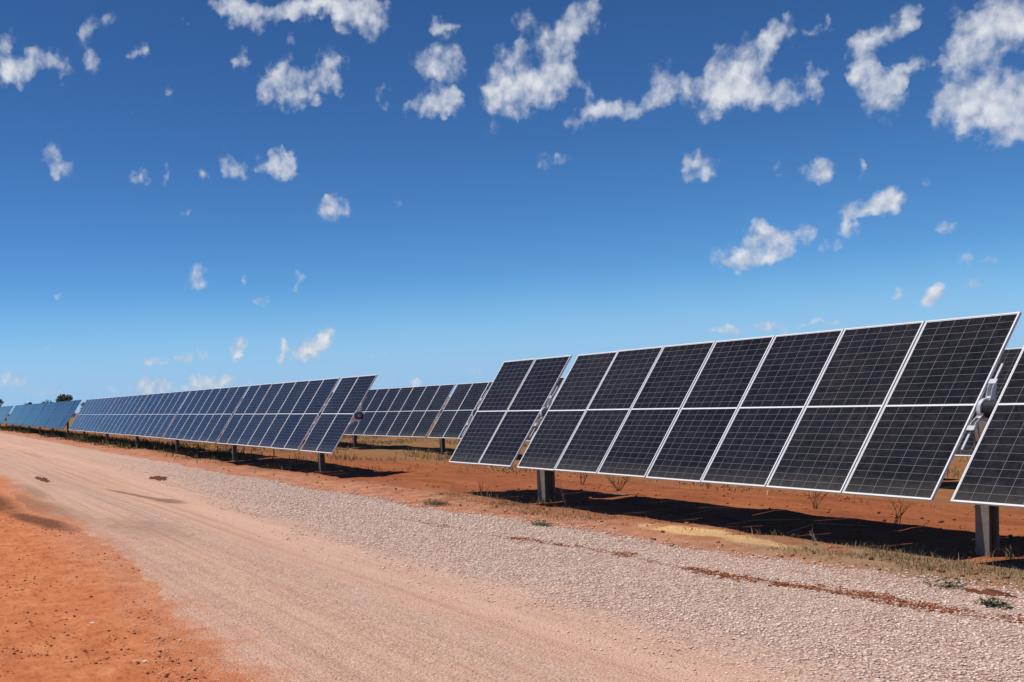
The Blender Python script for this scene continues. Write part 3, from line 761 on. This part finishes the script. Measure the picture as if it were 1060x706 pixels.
green_weed(-.72, -1.56, .24, 200, 'flat green grassy patch at the gravel edge, left of the near left post', 4)
def stick(pts, r0, label, seed):
    mb = MB()
    P_ = [Vector((x, y, float(H(x, y)) + z)) for x, y, z in pts]; o0 = P_[0].copy()
    for i in range(len(P_) - 1): mb.twig(P_[i] - o0, P_[i + 1] - o0, r0 * (1 - .25 * i), r0 * (1 - .25 * (i + 1)))
    o = link('fallen_stick', mb.mesh('fallen_stick'), PALESTICK); o.location = o0
    tag(o, label, 'stick', 'pale sticks lying under the nearest tracker'); return o
stick([(-.35, 1.2, .02), (.2, 1.15, .05), (.75, 1.35, .04)], .010, 'straight pale stick at the far shadow edge, right of the near left post', 1)
stick([(4.3, -.2, .02), (4.35, .2, .06), (4.5, .75, .03)], .007, 'crooked pale stick lying in the middle of the long shadow', 2)
stick([(5.2, -.15, .02), (5.2, .3, .08), (5.6, .7, .05)], .007, 'longer bent pale stick in the shadow, toward the right post', 3)
stick([(3.0, .3, .02), (2.95, .8, .04), (3.05, 1.3, .02)], .005, 'thin pale stick in the shadow below the central panels', 4)
def clump(cx_, cy_, ax_, ay_, hgt, label, seed):       # one ragged low mound
    na, nr = 72, 9; V_ = []; F_ = []
    for j in range(nr):
        f = j / (nr - 1)
        for i in range(na):
            a = 2 * math.pi * i / na
            rag = 1 + 1.25 * float(fbm(np.array([3 * math.cos(a) + seed * 7.]), np.array([3 * math.sin(a) * .8]), 201 + seed, 4)[0])
            px, py = ax_ * f * rag * math.cos(a), ay_ * f * rag * math.sin(a)
            nz_ = float(fbm(np.array([(cx_ + px) / .09]), np.array([(cy_ + py) / .07]), 301 + seed, 3)[0])
            V_.append((px, py, .004 + hgt * (1 - f) ** .6 * max(0, .55 + 1.1 * nz_) - .02 * (f > .99)))
    for j in range(nr - 1):
        for i in range(na):
            k = (i + 1) % na; F_.append((j * na + i, j * na + k, (j + 1) * na + k, (j + 1) * na + i))
    o = link('soil_clump', mesh_np('soil_clump', V_, F_), DARKSOIL); o.location = (cx_, cy_, float(H(cx_, cy_)) + .008)
    tag(o, label, 'soil clump'); return o
clump(-13.7, -6.26, 1.1, .11, .07, 'dark red clump of soil on the pale road, left one of two', 3)
clump(-11.16, -3.77, .8, .2, .07, 'dark brown ragged soil clump on the pale road, right one of two', 4)
clump(8.78, -1.60, .24, .07, .04, 'dark soil clump right beside the dusty sparse weed', 5)
def rock_thing(x, y, s, label, seed, m_=None):
    r = random.Random(seed)
    import bmesh
    bm = bmesh.new(); bmesh.ops.create_icosphere(bm, subdivisions=2, radius=s)
    for v in bm.verts:
        v.co *= 1 + r.uniform(-.12, .12); v.co.z *= .6; v.co.x *= 1.25
    me = bpy.data.meshes.new('stone'); bm.to_mesh(me); bm.free()
    o = link('stone', me, m_ or WHITESTONE); o.location = (x, y, float(H(x, y)) + s * .3); o.rotation_euler = (0, 0, r.uniform(0, 6))
    tag(o, label, 'stone', 'pale stones on the red verge')
rock_thing(6.06, -8.18, .018, 'cream stone on the red verge, farther of two from the lower edge', 1)
rock_thing(7.78, -8.10, .018, 'pale pointed stone on the red verge close to the bottom edge', 2)

# ---------------------------------------------------------------- distant trees
def tree(x, y, h, w, label, seed):
    r = random.Random(seed); z0 = float(H(x, y))
    root = bpy.data.objects.new('tree', None); C.objects.link(root); root.location = (x, y, z0)
    tag(root, label, 'tree', 'trees far beyond the trackers')
    mb = MB()
    mb.twig((0, 0, -.3), (0, 0, h * .45), h * .035, h * .022)
    lobes = []
    for i in range(8):
        a = r.uniform(0, 6.283); d = w * .34 * math.sqrt(r.random())
        c = Vector((math.cos(a) * d, math.sin(a) * d, h * r.uniform(.5, .86)))
        lobes.append((c, w * r.uniform(.13, .24))); mb.twig((0, 0, h * .35), tuple(c), h * .014, h * .005)
    link('trunk', mb.mesh('trunk'), BARK, root)
    mb = MB()
    for c, q in lobes:
        for k in range(170):
            dv = Vector((r.gauss(0, 1), r.gauss(0, 1), r.gauss(0, .75))).normalized() * q * r.random() ** .35
            s = h * r.uniform(.016, .04); p_ = c + dv
            u = Vector((r.uniform(-1, 1), r.uniform(-1, 1), r.uniform(-1, 1))).normalized(); v = u.orthogonal()
            b = len(mb.v); mb.v += [tuple(p_ - u * s), tuple(p_ + v * s * .6), tuple(p_ + u * s), tuple(p_ - v * s * .6)]; mb.f.append((b, b + 1, b + 2, b + 3))
    link('crown', mb.mesh('crown'), LEAF, root)
tree(-282.3, 30.2, 6.7, 6.6, 'largest dark tree rising above the far tracker at left', 1)
tree(-282.8, 26.5, 5.6, 4.4, 'smaller rounded dark tree just left of the largest far tree', 2)
tree(-382.8, 32.1, 6.2, 3.4, 'tiny dark treetop poking above the far flat blue tracker', 3)
tree(-284.1, 13.2, 6.6, 4.4, 'dark tree cut by the left edge of the picture', 4)
tree(-301.2, 39.6, 4.6, 3.2, 'low dark treetop above the left end of the long blue-black tracker', 5)
